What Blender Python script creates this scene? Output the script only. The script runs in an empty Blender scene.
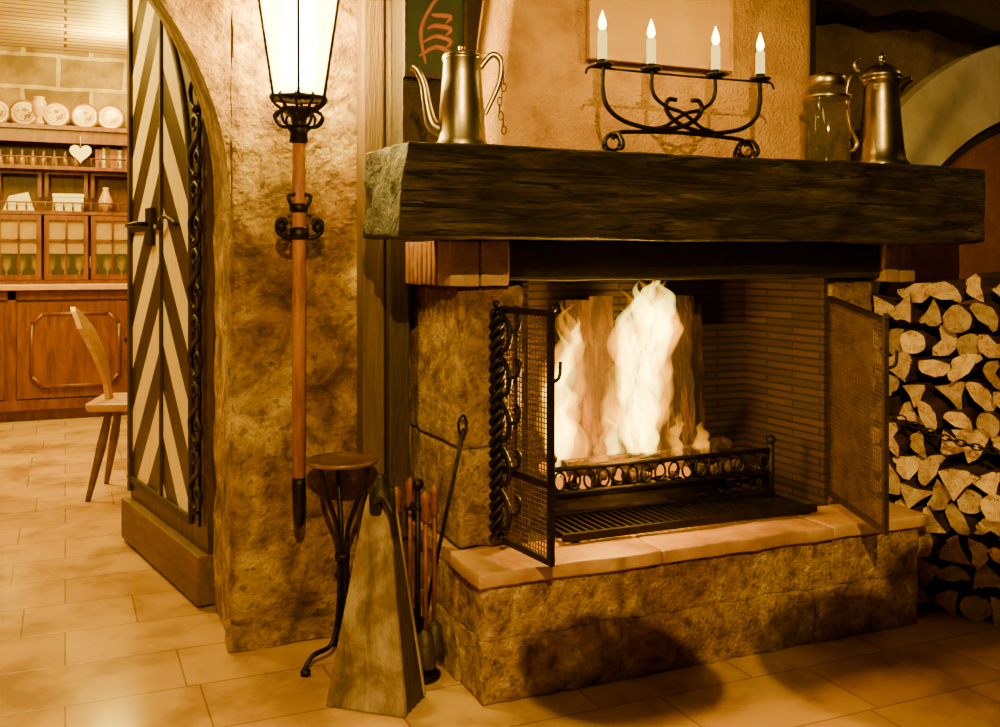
import bpy, bmesh, math, random
from mathutils import Vector, Matrix, noise
random.seed(7)
C=bpy.context.scene.collection
pi=math.pi
# ------------------------------------------------------------------ materials
def newmat(name):
    m=bpy.data.materials.new(name); m.use_nodes=True
    nt=m.node_tree; b=nt.nodes['Principled BSDF']
    return m,nt,b
def coords(nt,stretch=(1,1,1),gen=False):
    tc=nt.nodes.new('ShaderNodeTexCoord'); mp=nt.nodes.new('ShaderNodeMapping')
    mp.inputs['Scale'].default_value=stretch
    nt.links.new(tc.outputs['Generated' if gen else 'Object'],mp.inputs[0]); return mp.outputs[0]
def geo_pos(nt):
    return nt.nodes.new('ShaderNodeNewGeometry').outputs['Position']
def tex_noise(nt,vec,scale,detail=6,rough=.6,dist=0):
    n=nt.nodes.new('ShaderNodeTexNoise'); n.inputs['Scale'].default_value=scale
    n.inputs['Detail'].default_value=detail; n.inputs['Roughness'].default_value=rough
    n.inputs['Distortion'].default_value=dist
    nt.links.new(vec,n.inputs['Vector']); return n.outputs['Fac']
def ramp(nt,fac,cols,lo=.3,hi=.7):
    r=nt.nodes.new('ShaderNodeValToRGB'); e=r.color_ramp.elements
    k=len(cols)
    while len(e)<k: e.new(.5)
    for i,c in enumerate(cols):
        e[i].position=lo+(hi-lo)*i/max(1,k-1)
    for i,c in enumerate(cols): e[i].color=(*c,1)
    nt.links.new(fac,r.inputs[0]); return r.outputs[0]
def math_n(nt,op,a,b=None,c=None):
    n=nt.nodes.new('ShaderNodeMath'); n.operation=op
    for i,x in enumerate((a,b,c)):
        if x is None: continue
        if isinstance(x,(int,float)): n.inputs[i].default_value=x
        else: nt.links.new(x,n.inputs[i])
    return n.outputs[0]
def mixc(nt,fac,a,b,mode='MIX'):
    n=nt.nodes.new('ShaderNodeMix'); n.data_type='RGBA'; n.blend_type=mode
    for i,x in ((0,fac),(6,a),(7,b)):
        if isinstance(x,(int,float)): n.inputs[i].default_value=x
        elif isinstance(x,tuple): n.inputs[i].default_value=(*x,1)
        else: nt.links.new(x,n.inputs[i])
    return n.outputs[2]
def bump(nt,b,h,strength,dist=.01):
    n=nt.nodes.new('ShaderNodeBump'); n.inputs['Strength'].default_value=strength
    n.inputs['Distance'].default_value=dist
    nt.links.new(h,n.inputs['Height']); nt.links.new(n.outputs[0],b.inputs['Normal'])
def nmat(name,cols,scale=5,rough=.7,metal=0,bs=.4,bscale=40,stretch=(1,1,1),lo=.3,hi=.7,dist=.3,bd=.01,world=True,rand=0,patch=None,cracks=0,cmul=1.0,fb=1.2,pits=0):
    m,nt,b=newmat(name)
    if world and stretch==(1,1,1): v=geo_pos(nt)
    else: v=coords(nt,stretch)
    f=tex_noise(nt,v,scale,8,.62,dist); col=ramp(nt,f,cols,lo,hi)
    if patch:
        g=tex_noise(nt,geo_pos(nt),patch[0],5,.65,.6)
        col=mixc(nt,1.0,col,ramp(nt,g,[patch[1],(1,1,1)],.42,.58),'MULTIPLY')
    h=None
    if cracks:
        cv=coords(nt,(stretch[0]*.6*cmul,stretch[1]*1.6*cmul,stretch[2]*1.6*cmul)); cn=tex_noise(nt,cv,6,5,.55,.9)
        ck=math_n(nt,'LESS_THAN',math_n(nt,'ABSOLUTE',math_n(nt,'SUBTRACT',cn,.5)),cracks)
        col=mixc(nt,ck,col,(.003,.002,.0015)); h=math_n(nt,'MULTIPLY',ck,-1.2)
    if pits:
        pn=tex_noise(nt,v,pits,3,.5,.2)
        pk=math_n(nt,'GREATER_THAN',pn,.62)
        col=mixc(nt,math_n(nt,'MULTIPLY',pk,.5),col,tuple(c*.45 for c in cols[0])); h=math_n(nt,'MULTIPLY',pk,-.8)
    if rand:
        oi=nt.nodes.new('ShaderNodeObjectInfo')
        k=math_n(nt,'MULTIPLY_ADD',oi.outputs['Random'],rand*2,1-rand)
        cm=nt.nodes.new('ShaderNodeCombineColor')
        for i in range(3): nt.links.new(k,cm.inputs[i])
        col=mixc(nt,1.0,col,cm.outputs[0],'MULTIPLY')
    nt.links.new(col,b.inputs['Base Color'])
    b.inputs['Roughness'].default_value=rough; b.inputs['Metallic'].default_value=metal
    if bs:
        f2=tex_noise(nt,v,bscale,6,.6); f3=math_n(nt,'ADD',f2,math_n(nt,'MULTIPLY',f,fb))
        if h: f3=math_n(nt,'ADD',f3,h)
        bump(nt,b,f3,bs,bd)
    return m
def brickmat(name,c1,c2,mortar,bw,bh,ms=.01,rough=.8,bs=.6,noisecols=None,floor=False,nscale=6,off=.5,sq=1.0,swap=False,rlo=.35,rhi=.7,distort=0.0):
    m,nt,b=newmat(name); p=geo_pos(nt)
    if distort:
        nn=nt.nodes.new('ShaderNodeTexNoise'); nn.inputs['Scale'].default_value=3.0
        nt.links.new(p,nn.inputs['Vector'])
        vm=nt.nodes.new('ShaderNodeVectorMath'); vm.operation='MULTIPLY_ADD'
        nt.links.new(nn.outputs['Color'],vm.inputs[0]); vm.inputs[1].default_value=(distort,)*3
        nt.links.new(p,vm.inputs[2]); pv=vm.outputs[0]
    else: pv=p
    sp=nt.nodes.new('ShaderNodeSeparateXYZ'); nt.links.new(pv,sp.inputs[0])
    cb=nt.nodes.new('ShaderNodeCombineXYZ')
    if floor:
        nt.links.new(sp.outputs[0],cb.inputs[0]); nt.links.new(sp.outputs[1],cb.inputs[1])
    else:
        u=math_n(nt,'ADD',sp.outputs[0],sp.outputs[1]); a,bb=(1,0) if swap else (0,1)
        nt.links.new(u,cb.inputs[a]); nt.links.new(sp.outputs[2],cb.inputs[bb])
    t=nt.nodes.new('ShaderNodeTexBrick'); nt.links.new(cb.outputs[0],t.inputs['Vector'])
    t.inputs['Scale'].default_value=1; t.inputs['Brick Width'].default_value=bw; t.inputs['Row Height'].default_value=bh
    t.inputs['Mortar Size'].default_value=ms; t.inputs['Mortar Smooth'].default_value=.3
    t.inputs['Color1'].default_value=(*c1,1); t.inputs['Color2'].default_value=(*c2,1); t.inputs['Mortar'].default_value=(*mortar,1)
    t.offset=off; t.squash=sq; t.squash_frequency=3
    f=tex_noise(nt,p,nscale,8,.6,.3)
    col=t.outputs['Color']
    if noisecols: col=mixc(nt,.85,col,ramp(nt,f,noisecols,rlo,rhi),'MULTIPLY')
    nt.links.new(col,b.inputs['Base Color']); b.inputs['Roughness'].default_value=rough
    h=math_n(nt,'SUBTRACT',math_n(nt,'MULTIPLY',f,.6),t.outputs['Fac'])
    bump(nt,b,h,bs,.01)
    return m
def emat(name,col,st,transp=0,add=False):
    m=bpy.data.materials.new(name); m.use_nodes=True; nt=m.node_tree
    nt.nodes.clear(); o=nt.nodes.new('ShaderNodeOutputMaterial'); e=nt.nodes.new('ShaderNodeEmission')
    e.inputs[0].default_value=(*col,1); e.inputs[1].default_value=st
    if transp or add:
        t=nt.nodes.new('ShaderNodeBsdfTransparent')
        if add:
            x=nt.nodes.new('ShaderNodeAddShader'); nt.links.new(t.outputs[0],x.inputs[0]); nt.links.new(e.outputs[0],x.inputs[1])
        else:
            x=nt.nodes.new('ShaderNodeMixShader'); x.inputs[0].default_value=transp
            nt.links.new(e.outputs[0],x.inputs[1]); nt.links.new(t.outputs[0],x.inputs[2])
        nt.links.new(x.outputs[0],o.inputs[0])
    else: nt.links.new(e.outputs[0],o.inputs[0])
    return m
def volmat(name,col,st):
    m=bpy.data.materials.new(name); m.use_nodes=True; nt=m.node_tree
    nt.nodes.clear(); o=nt.nodes.new('ShaderNodeOutputMaterial'); e=nt.nodes.new('ShaderNodeEmission')
    e.inputs[0].default_value=(*col,1); e.inputs[1].default_value=st
    t=nt.nodes.new('ShaderNodeBsdfTransparent')
    nt.links.new(t.outputs[0],o.inputs['Surface']); nt.links.new(e.outputs[0],o.inputs['Volume'])
    return m

PLASTER=nmat('weathered_plaster',[(.11,.054,.011),(.33,.195,.038),(.60,.40,.09),(.82,.60,.15)],9,.8,0,1.0,55,dist=.5,bd=.022,lo=.33,hi=.66,patch=(2.0,(.46,.34,.21)),pits=38)
HOODM=nmat('roughcast_plaster',[(.46,.21,.04),(.72,.375,.078),(.86,.50,.12)],6,.9,0,1.0,110,bd=.018)
GREYP=nmat('grey_plaster',[(.08,.048,.02),(.15,.095,.04),(.23,.15,.07)],5,.9,0,.8,30,bd=.02)
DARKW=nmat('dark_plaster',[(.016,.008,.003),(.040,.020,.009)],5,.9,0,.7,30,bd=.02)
STONE=nmat('hewn_sandstone',[(.14,.068,.018),(.40,.23,.065),(.57,.36,.12),(.92,.72,.38)],20,.85,0,1.0,95,dist=.5,bd=.022,lo=.32,hi=.70,patch=(3,(.60,.46,.30)),fb=1.0,pits=60)
STONED=nmat('sandstone_jamb',[(.13,.067,.018),(.38,.22,.065),(.62,.41,.14)],18,.85,0,1.0,90,dist=.5,bd=.022,patch=(2.5,(.52,.40,.26)),fb=1.0,pits=60)
SLAB=nmat('hearth_slab_stone',[(.24,.11,.025),(.46,.25,.07),(.60,.37,.12)],6,.45,0,.35,60,bd=.01)
SOOTF=nmat('sooty_hearth_floor',[(.03,.018,.01),(.09,.05,.025)],8,.8,0,.4,60)
BEAM=nmat('charred_oak',[(.007,.005,.003),(.028,.018,.011),(.078,.052,.033),(.24,.175,.12)],11,.5,0,1.0,52,stretch=(.45,2.2,2.8),dist=.35,bd=.028,lo=.32,hi=.74,cracks=.016,cmul=.9)
BEAME=nmat('beam_end_grain',[(.006,.003,.0015),(.020,.010,.004),(.050,.026,.010)],14,.7,0,1.0,40,dist=1.0,bd=.02)
FIREB=brickmat('firebrick',(.050,.020,.005),(.028,.010,.003),(.005,.003,.002),.26,.024,.004,.85,.8)
REDB=nmat('red_brick',[(.16,.05,.02),(.30,.12,.05),(.42,.22,.10)],9,.85,0,.6,60,rand=0)
PALEB=nmat('pale_brick',[(.26,.15,.06),(.48,.31,.14)],9,.85,0,.6,60)
MORT=nmat('mortar',[(.05,.03,.018),(.10,.06,.035)],20)
IRON=nmat('wrought_iron',[(.010,.008,.006),(.035,.026,.018)],20,.42,.8,.3,60)
IRONB=nmat('browned_iron',[(.09,.048,.018),(.22,.125,.045)],20,.42,.5,.3,60)
RUST=nmat('rusty_iron',[(.12,.03,.010),(.30,.09,.03)],20,.5,.3,.3,60)
PEWTER=nmat('pewter',[(.38,.31,.19),(.60,.50,.33)],8,.30,1,.08,20)
POLEW=nmat('reddish_pole_wood',[(.14,.042,.009),(.34,.12,.026),(.46,.20,.045)],10,.45,0,.4,40,stretch=(3,3,.5))
OAK=nmat('golden_oak',[(.34,.17,.03),(.52,.28,.055),(.62,.36,.09)],6,.4,0,.15,40,stretch=(1,1,4))
OAKH=nmat('sideboard_wood',[(.070,.018,.003),(.14,.040,.008),(.21,.068,.013)],6,.35,0,.15,40,stretch=(4,4,.8))
TIMBER=nmat('dark_timber',[(.02,.009,.004),(.055,.025,.010)],8,.6,0,.5,40,stretch=(4,4,.5))
KICK=nmat('brown_kick_board_wood',[(.08,.033,.011),(.18,.085,.03)],8,.5,0,.5,40,stretch=(.6,4,4))
TIMBL=nmat('brown_timber_post',[(.07,.036,.011),(.15,.082,.028)],8,.7,0,.5,40,stretch=(4,4,.5))
BOARD=nmat('bellows_board',[(.15,.10,.05),(.34,.25,.13),(.48,.37,.21)],6,.55,0,.5,60,stretch=(3,3,.8),dist=.6,patch=(9,(.5,.42,.32)))
LEATHER=nmat('dark_leather',[(.02,.011,.006),(.055,.03,.015)],12,.5,0,.3,60)
def platemat():
    m,nt,b=newmat('decorated_plate_glaze'); v=coords(nt)
    sp=nt.nodes.new('ShaderNodeSeparateXYZ'); nt.links.new(v,sp.inputs[0])
    r=math_n(nt,'SQRT',math_n(nt,'ADD',math_n(nt,'MULTIPLY',sp.outputs[0],sp.outputs[0]),math_n(nt,'MULTIPLY',sp.outputs[1],sp.outputs[1])))
    band=math_n(nt,'GREATER_THAN',r,.084)
    band2=math_n(nt,'LESS_THAN',math_n(nt,'ABSOLUTE',math_n(nt,'SUBTRACT',r,.062)),.003)
    f=tex_noise(nt,v,40,3,.5); mid=math_n(nt,'MULTIPLY',math_n(nt,'GREATER_THAN',f,.55),math_n(nt,'LESS_THAN',r,.05))
    col=mixc(nt,math_n(nt,'MAXIMUM',math_n(nt,'MAXIMUM',band,band2),mid),(.74,.54,.15),(.26,.12,.015))
    nt.links.new(col,b.inputs['Base Color']); b.inputs['Roughness'].default_value=.25; return m
PLATE=platemat()
CERAM=nmat('ceramic_glaze',[(.65,.5,.22),(.85,.72,.40)],8,.25,0,0,world=False)
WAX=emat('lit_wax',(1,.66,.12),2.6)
WHITE=nmat('white_card',[(.7,.62,.42),(.85,.78,.55)],6,.6,0,0)
BARK=nmat('log_bark',[(.018,.006,.002),(.06,.022,.006),(.12,.05,.015)],9,.9,0,.8,30,stretch=(.6,3,3),rand=.35)
CHARR=nmat('charred_log',[(.008,.004,.002),(.042,.018,.005),(.15,.065,.014)],9,.9,0,1.0,30,stretch=(3,3,.6),bd=.02)
def logend():
    m,nt,b=newmat('log_end_grain'); v=coords(nt)
    sp=nt.nodes.new('ShaderNodeSeparateXYZ'); nt.links.new(v,sp.inputs[0])
    r=math_n(nt,'SQRT',math_n(nt,'ADD',math_n(nt,'POWER',math_n(nt,'ABSOLUTE',math_n(nt,'ADD',sp.outputs[1],.02)),2),math_n(nt,'POWER',math_n(nt,'ABSOLUTE',math_n(nt,'ADD',sp.outputs[2],-.03)),2)))
    w=math_n(nt,'SINE',math_n(nt,'MULTIPLY',r,650))
    f=tex_noise(nt,v,26,7,.68,.7)
    c=ramp(nt,math_n(nt,'ADD',f,math_n(nt,'MULTIPLY',w,.03)),[(.30,.145,.04),(.70,.43,.14),(.88,.62,.25),(.96,.77,.40)],.32,.63)
    g=tex_noise(nt,v,9,3,.5,1.5); ck=math_n(nt,'LESS_THAN',math_n(nt,'ABSOLUTE',math_n(nt,'SUBTRACT',g,.5)),.004)
    c=mixc(nt,ck,c,(.08,.04,.015))
    oi=nt.nodes.new('ShaderNodeObjectInfo')
    k=math_n(nt,'MULTIPLY_ADD',oi.outputs['Random'],.60,.45)
    cm=nt.nodes.new('ShaderNodeCombineColor')
    for i in range(3): nt.links.new(k,cm.inputs[i])
    nt.links.new(mixc(nt,1.0,c,cm.outputs[0],'MULTIPLY'),b.inputs['Base Color']); b.inputs['Roughness'].default_value=.8
    bump(nt,b,f,.9,.012); return m
LOGEND=logend()
FLOORM=brickmat('stone_floor_tiles',(.72,.47,.105),(.60,.37,.07),(.36,.20,.04),.46,.27,.003,.15,.15,
   noisecols=[(.42,.32,.18),(.90,.82,.64),(1,1,1)],floor=True,nscale=3,off=.37,sq=.7)
STONEWALL=brickmat('sandstone_masonry',(.44,.30,.08),(.22,.13,.035),(.70,.52,.16),.46,.24,.018,.9,.8,noisecols=[(.36,.30,.24),(1,1,1)],distort=.05)
PLANKC=brickmat('ceiling_planks',(.74,.52,.09),(.56,.36,.05),(.10,.045,.01),6,.11,.012,.6,.5,floor=True)
def doormat():
    m,nt,b=newmat('chevron_door_boards'); v=coords(nt)
    sp=nt.nodes.new('ShaderNodeSeparateXYZ'); nt.links.new(v,sp.inputs[0])
    x,z=sp.outputs[0],sp.outputs[2]
    a=math_n(nt,'ABSOLUTE',math_n(nt,'SUBTRACT',x,.51))
    q=math_n(nt,'DIVIDE',math_n(nt,'ADD',z,math_n(nt,'MULTIPLY',a,1.15)),.33)
    fr=math_n(nt,'FRACT',q)
    s=math_n(nt,'GREATER_THAN',fr,.47)
    e=math_n(nt,'MINIMUM',math_n(nt,'ABSOLUTE',math_n(nt,'SUBTRACT',fr,.47)),math_n(nt,'ABSOLUTE',math_n(nt,'SUBTRACT',fr,.995)))
    seam=math_n(nt,'GREATER_THAN',math_n(nt,'MINIMUM',math_n(nt,'MULTIPLY',e,.3),math_n(nt,'MULTIPLY',a,.28)),.004)
    f=tex_noise(nt,coords(nt,(6,6,1)),6,6,.6,.5)
    cream=ramp(nt,f,[(.80,.62,.22),(.98,.84,.42)]); dark=ramp(nt,f,[(.016,.007,.002),(.055,.022,.006)])
    col=mixc(nt,s,dark,cream)
    ex=math_n(nt,'DIVIDE',math_n(nt,'SUBTRACT',.95,x),.80); ez=math_n(nt,'DIVIDE',math_n(nt,'MAXIMUM',math_n(nt,'SUBTRACT',z,1.25),0),.90)
    ins=math_n(nt,'LESS_THAN',math_n(nt,'ADD',math_n(nt,'MULTIPLY',ex,ex),math_n(nt,'MULTIPLY',ez,ez)),1)
    inx=math_n(nt,'MULTIPLY',ins,math_n(nt,'LESS_THAN',x,.93))
    inx=math_n(nt,'MULTIPLY',inx,math_n(nt,'GREATER_THAN',z,.26))
    inx=math_n(nt,'MULTIPLY',inx,seam)
    dk=ramp(nt,f,[(.03,.014,.006),(.11,.05,.02)])
    col=mixc(nt,inx,dk,col)
    nt.links.new(col,b.inputs['Base Color']); b.inputs['Roughness'].default_value=.45
    bump(nt,b,math_n(nt,'ADD',math_n(nt,'MULTIPLY',inx,1.0),math_n(nt,'MULTIPLY',f,.5)),.5,.01)
    return m
DOORM=doormat()
GLASSL=emat('lantern_glass_glow',(1,.70,.10),10,add=True)
def glassm(name,col,rough=.03,alpha=.25):
    m=bpy.data.materials.new(name); m.use_nodes=True; nt=m.node_tree; nt.nodes.clear()
    o=nt.nodes.new('ShaderNodeOutputMaterial'); t=nt.nodes.new('ShaderNodeBsdfTransparent'); t.inputs[0].default_value=(*col,1)
    g=nt.nodes.new('ShaderNodeBsdfPrincipled'); g.inputs['Base Color'].default_value=(*[c*.5 for c in col],1); g.inputs['Roughness'].default_value=rough
    g.inputs['Metallic'].default_value=.6
    x=nt.nodes.new('ShaderNodeMixShader'); x.inputs[0].default_value=alpha
    nt.links.new(t.outputs[0],x.inputs[1]); nt.links.new(g.outputs[0],x.inputs[2]); nt.links.new(x.outputs[0],o.inputs[0]); return m
GLASS=glassm('amber_glass',(.93,.84,.62),.04,.20)
PANE=glassm('cabinet_glass',(.95,.88,.6),.1,.15)
VC=volmat('flame_core_glow',(1,.72,.08),110)
VO=volmat('flame_outer_glow',(1,.36,.003),38)
CFLAME=emat('candle_flame',(1,.68,.10),36)
EMBER=emat('embers',(1,.28,.01),1.5)
GREEN=nmat('dark_green_paint',[(.02,.035,.02),(.04,.07,.035)],6,.5,0,.2,30)
REDP=nmat('faded_red_paint',[(.35,.10,.06),(.5,.2,.12)],10,.6,0,.2,30)
OCHREP=nmat('faded_canvas',[(.42,.23,.055),(.60,.36,.10)],3,.7,0,.3,90)
BULB=emat('lantern_bulb',(1,.82,.28),90)

# ------------------------------------------------------------------ mesh builder
def catmull(pts,n=6,closed=False):
    P=[Vector(p) for p in pts]; out=[]
    m=len(P); rng=m if closed else m-1
    for i in range(rng):
        if closed: a,b,c,d=P[(i-1)%m],P[i],P[(i+1)%m],P[(i+2)%m]
        else: a,b,c,d=P[max(i-1,0)],P[i],P[i+1],P[min(i+2,m-1)]
        for k in range(n):
            t=k/n
            out.append(.5*((2*b)+(c-a)*t+(2*a-5*b+4*c-d)*t*t+(3*b-a-3*c+d)*t**3))
    if not closed: out.append(P[-1])
    return out
class M:
    def __init__(s): s.v=[];s.f=[];s.mi=[];s.sm=[]
    def add(s,vs,fs,mi=0,smooth=False,T=None):
        o=len(s.v)
        for v in vs:
            v=Vector(v); s.v.append(T@v if T else v)
        for f in fs: s.f.append([i+o for i in f]); s.mi.append(mi); s.sm.append(smooth)
        return s
    def box(s,x0,x1,y0,y1,z0,z1,mi=0,T=None):
        vs=[(x,y,z) for x in (x0,x1) for y in (y0,y1) for z in (z0,z1)]
        return s.add(vs,[(0,1,3,2),(4,6,7,5),(0,4,5,1),(2,3,7,6),(0,2,6,4),(1,5,7,3)],mi,False,T)
    def rough(s,x0,x1,y0,y1,z0,z1,step=.04,amp=.006,freq=9,mi=0,bev=.008,warp=None,smooth=True,T=None):
        bm=bmesh.new(); bmesh.ops.create_cube(bm,size=1)
        for v in bm.verts: v.co=Vector(((x0+x1)/2+v.co.x*(x1-x0),(y0+y1)/2+v.co.y*(y1-y0),(z0+z1)/2+v.co.z*(z1-z0)))
        if bev: bmesh.ops.bevel(bm,geom=list(bm.edges),offset=bev,segments=2,affect='EDGES',profile=.5)
        for ax,(a,b) in enumerate(((x0,x1),(y0,y1),(z0,z1))):
            n=int((b-a)/step)
            for i in range(1,n):
                co=Vector((0,0,0)); co[ax]=a+(b-a)*i/n; no=Vector((0,0,0)); no[ax]=1
                bmesh.ops.bisect_plane(bm,geom=list(bm.verts)+list(bm.edges)+list(bm.faces),plane_co=co,plane_no=no)
        for v in bm.verts:
            p=v.co.copy()
            v.co=p+noise.noise_vector(p*freq)*amp+noise.noise_vector(p*freq*2.7)*amp*.5
            if warp: v.co=warp(p,v.co)
        bm.verts.index_update()
        s.add([v.co.copy() for v in bm.verts],[[v.index for v in f.verts] for f in bm.faces],mi,smooth,T)
        bm.free(); return s
    def tube(s,pts,r,n=8,mi=0,smooth=True,curve=0,closed=False,T=None,flat=1.0):
        P=catmull(pts,curve,closed) if curve else [Vector(p) for p in pts]
        k=len(P); R=r if isinstance(r,(list,tuple)) else [r]*k
        if len(R)!=k:
            RR=[]
            for i in range(k):
                q=i/(k-1)*(len(R)-1); a=min(len(R)-1,int(q)); b=min(len(R)-1,a+1); RR.append(R[a]*(1-(q-a))+R[b]*(q-a))
            R=RR
        vs=[];fs=[]; up=None
        for i in range(k):
            if closed: t=P[(i+1)%k]-P[i-1]
            else: t=P[min(i+1,k-1)]-P[max(i-1,0)]
            if t.length<1e-9: t=Vector((0,0,1))
            t.normalize()
            if up is None:
                up=Vector((0,1,0)) if abs(t.y)<.9 else Vector((1,0,0))
            up=(up-t*up.dot(t)); up.normalize(); sd=t.cross(up)
            for j in range(n):
                a=2*pi*j/n; vs.append(P[i]+(up*math.sin(a)*flat+sd*math.cos(a))*R[i])
        for i in range(k if closed else k-1):
            i2=(i+1)%k
            for j in range(n):
                j2=(j+1)%n; fs.append((i*n+j,i*n+j2,i2*n+j2,i2*n+j))
        if not closed: fs.append(list(range(n))[::-1]); fs.append([(k-1)*n+j for j in range(n)])
        return s.add(vs,fs,mi,smooth,T)
    def lathe(s,prof,c=(0,0,0),n=28,mi=0,smooth=True,sx=1,sy=1,T=None,rot=0):
        vs=[];fs=[];k=len(prof)
        for r,z in prof:
            for j in range(n):
                a=2*pi*j/n+rot; vs.append((c[0]+max(r,1e-4)*math.cos(a)*sx,c[1]+max(r,1e-4)*math.sin(a)*sy,c[2]+z))
        for i in range(k-1):
            for j in range(n):
                j2=(j+1)%n; fs.append((i*n+j,i*n+j2,(i+1)*n+j2,(i+1)*n+j))
        fs.append(list(range(n))[::-1]); fs.append([(k-1)*n+j for j in range(n)])
        return s.add(vs,fs,mi,smooth,T)
    def ball(s,c,r,n=12,mi=0,sz=1,T=None):
        pr=[(r*math.sin(pi*i/8),-r*sz*math.cos(pi*i/8)) for i in range(9)]
        return s.lathe(pr,c,n,mi,True,T=T)
    def prism(s,poly,y0,y1,mi=0,T=None):
        k=len(poly); vs=[(x,y0,z) for x,z in poly]+[(x,y1,z) for x,z in poly]
        fs=[list(range(k)),[k+i for i in range(k)][::-1]]+[(i,i+k,(i+1)%k+k,(i+1)%k) for i in range(k)]
        return s.add(vs,fs,mi,False,T)
    def done(s,name,mats,parent=None,label=None,cat=None,world=False,group=None,kind=None,origin=None,bevel=0,loc=None,rot=None):
        if not isinstance(mats,(list,tuple)): mats=[mats]
        lo=[min(v[i] for v in s.v) for i in range(3)]; hi=[max(v[i] for v in s.v) for i in range(3)]
        o=Vector(origin) if origin is not None else Vector(((lo[0]+hi[0])/2,(lo[1]+hi[1])/2,lo[2]))
        me=bpy.data.meshes.new(name); me.from_pydata([v-o for v in s.v],[],s.f)
        for m in mats: me.materials.append(m)
        for p,i,sm in zip(me.polygons,s.mi,s.sm): p.material_index=i; p.use_smooth=sm
        bm=bmesh.new(); bm.from_mesh(me); bmesh.ops.recalc_face_normals(bm,faces=bm.faces); bm.to_mesh(me); bm.free()
        ob=bpy.data.objects.new(name,me); C.objects.link(ob)
        ob.location=o if not (parent and world) else o-parent.location
        if loc is not None: ob.location=loc
        if rot: ob.rotation_euler=rot
        if parent: ob.parent=parent
        if label: ob['label']=label
        if cat: ob['category']=cat
        if group: ob['group']=group
        if kind: ob['kind']=kind
        if bevel:
            b=ob.modifiers.new('b','BEVEL'); b.width=bevel; b.segments=2; b.limit_method='ANGLE'
        return ob
def thing(name,label,cat,loc=(0,0,0),rot=0,group=None):
    e=bpy.data.objects.new(name,None); C.objects.link(e); e.location=loc; e.rotation_euler=(0,0,rot)
    e.empty_display_size=.05; e['label']=label; e['category']=cat
    if group: e['group']=group
    return e
def dup(ob,loc,rot=None):
    n=ob.copy(); C.objects.link(n); n.location=loc
    if rot: n.rotation_euler=rot
    for ch in list(ob.children):
        k=ch.copy(); C.objects.link(k); k.parent=n
        for g in ch.children:
            q=g.copy(); C.objects.link(q); q.parent=k
    return n
S='structure'
# ------------------------------------------------------------------ room shell
M().box(-2.6,4.4,-2.2,8.3,-.06,0).done('floor',FLOORM,kind=S)
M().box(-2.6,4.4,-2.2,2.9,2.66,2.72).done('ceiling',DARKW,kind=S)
M().box(-2.6,2.2,3.26,8.3,2.66,2.72).done('ceiling_far_room',PLANKC,kind=S)
M().box(-2.6,2.2,8.05,8.3,0,2.66).done('wall_back',STONEWALL,kind=S)
M().box(-2.7,-2.6,-2.2,8.3,0,2.66).done('wall_left',PLASTER,kind=S)
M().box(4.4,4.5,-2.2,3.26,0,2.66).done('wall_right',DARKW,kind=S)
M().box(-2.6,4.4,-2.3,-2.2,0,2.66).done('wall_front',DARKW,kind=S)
M().box(2.2,2.3,3.26,8.3,0,2.66).done('wall_far_room_right',PLASTER,kind=S)
w=M(); cx=-.52; R=.95; sp=1.25; y0,y1=2.9,3.26; zt=2.66
w.box(-2.6,cx-R,y0,y1,0,zt)
n=40; ring=[]
for i in range(n+1):
    ph=pi*i/n; x=cx-R*math.cos(ph); z=sp+R*math.sin(ph); s_=.12*math.sin(ph)
    ring.append((x,z,x*(1+s_) if x>0 else x,1.1+(z-1.1)*(1+s_)))
for i in range(n):
    a,za,a2,za2=ring[i]; b,zb,b2,zb2=ring[i+1]
    w.add([(a,y0,za),(b,y0,zb),(b,y0,zt),(a,y0,zt),(a2,y1,za2),(b2,y1,zb2),(b,y1,zt),(a,y1,zt)],[(0,1,2,3),(5,4,7,6),(0,4,5,1)])
w.rough(.43,.97,2.897,3.26,0,1.30,.03,.009,8,bev=.02)
w.rough(.43,.97,2.897,2.96,1.22,zt,.03,.009,8,bev=.005)
w.box(.56,.97,2.93,3.26,1.25,zt)
w.box(.95,2.2,y0+.0,y1,0,zt)
w.done('wall_middle',PLASTER,kind=S)
M().rough(.415,.80,2.875,2.95,0,.07,.03,.006,8).done('baseboard_pillar',PLASTER,kind=S)
M().box(2.2,4.4,2.9,3.26,0,2.66).done('wall_chimney_side',GREYP,kind=S)
M().box(.795,.862,2.83,2.92,0,2.66).done('trim_1',TIMBL,kind=S,bevel=.006)
M().box(.866,.93,2.80,2.92,0,2.66).done('trim_2',TIMBER,kind=S,bevel=.006)
M().box(.875,2.35,2.70,2.9,1.39,2.66).done('wall_chimney_breast',DARKW,kind=S)
g=M()
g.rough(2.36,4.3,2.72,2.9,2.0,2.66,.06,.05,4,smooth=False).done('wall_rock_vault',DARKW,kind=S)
def arc(m,xc,zc,r0,r1,a0,a1,ya,yb,n=30,mi=0):
    for i in range(n):
        A=a0+(a1-a0)*i/n;B=a0+(a1-a0)*(i+1)/n
        q=[(xc+r*math.cos(t),zc+r*math.sin(t)) for r,t in ((r0,A),(r1,A),(r1,B),(r0,B))]
        m.prism(q,ya,yb,mi)
m=M(); arc(m,3.75,.69,1.03,1.32,.35*pi,pi,2.84,2.92,30); m.done('trim_3',nmat('pale_arch_plaster',[(.50,.38,.19),(.76,.64,.38)],5,.8,0,.4,40),kind=S)
m=M(); arc(m,3.75,.69,.985,1.029,.35*pi,pi,2.87,2.92,30); m.done('trim_4',DARKW,kind=S)
m=M(); m.prism([(3.75+.98*math.cos(a),.69+.98*math.sin(a)) for a in [i*pi/30 for i in range(31)]],2.85,2.92); m.done('door_2',nmat('arched_brown_wood',[(.20,.065,.016),(.36,.14,.04)],5,.6,0,.4,40),kind=S)

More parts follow.
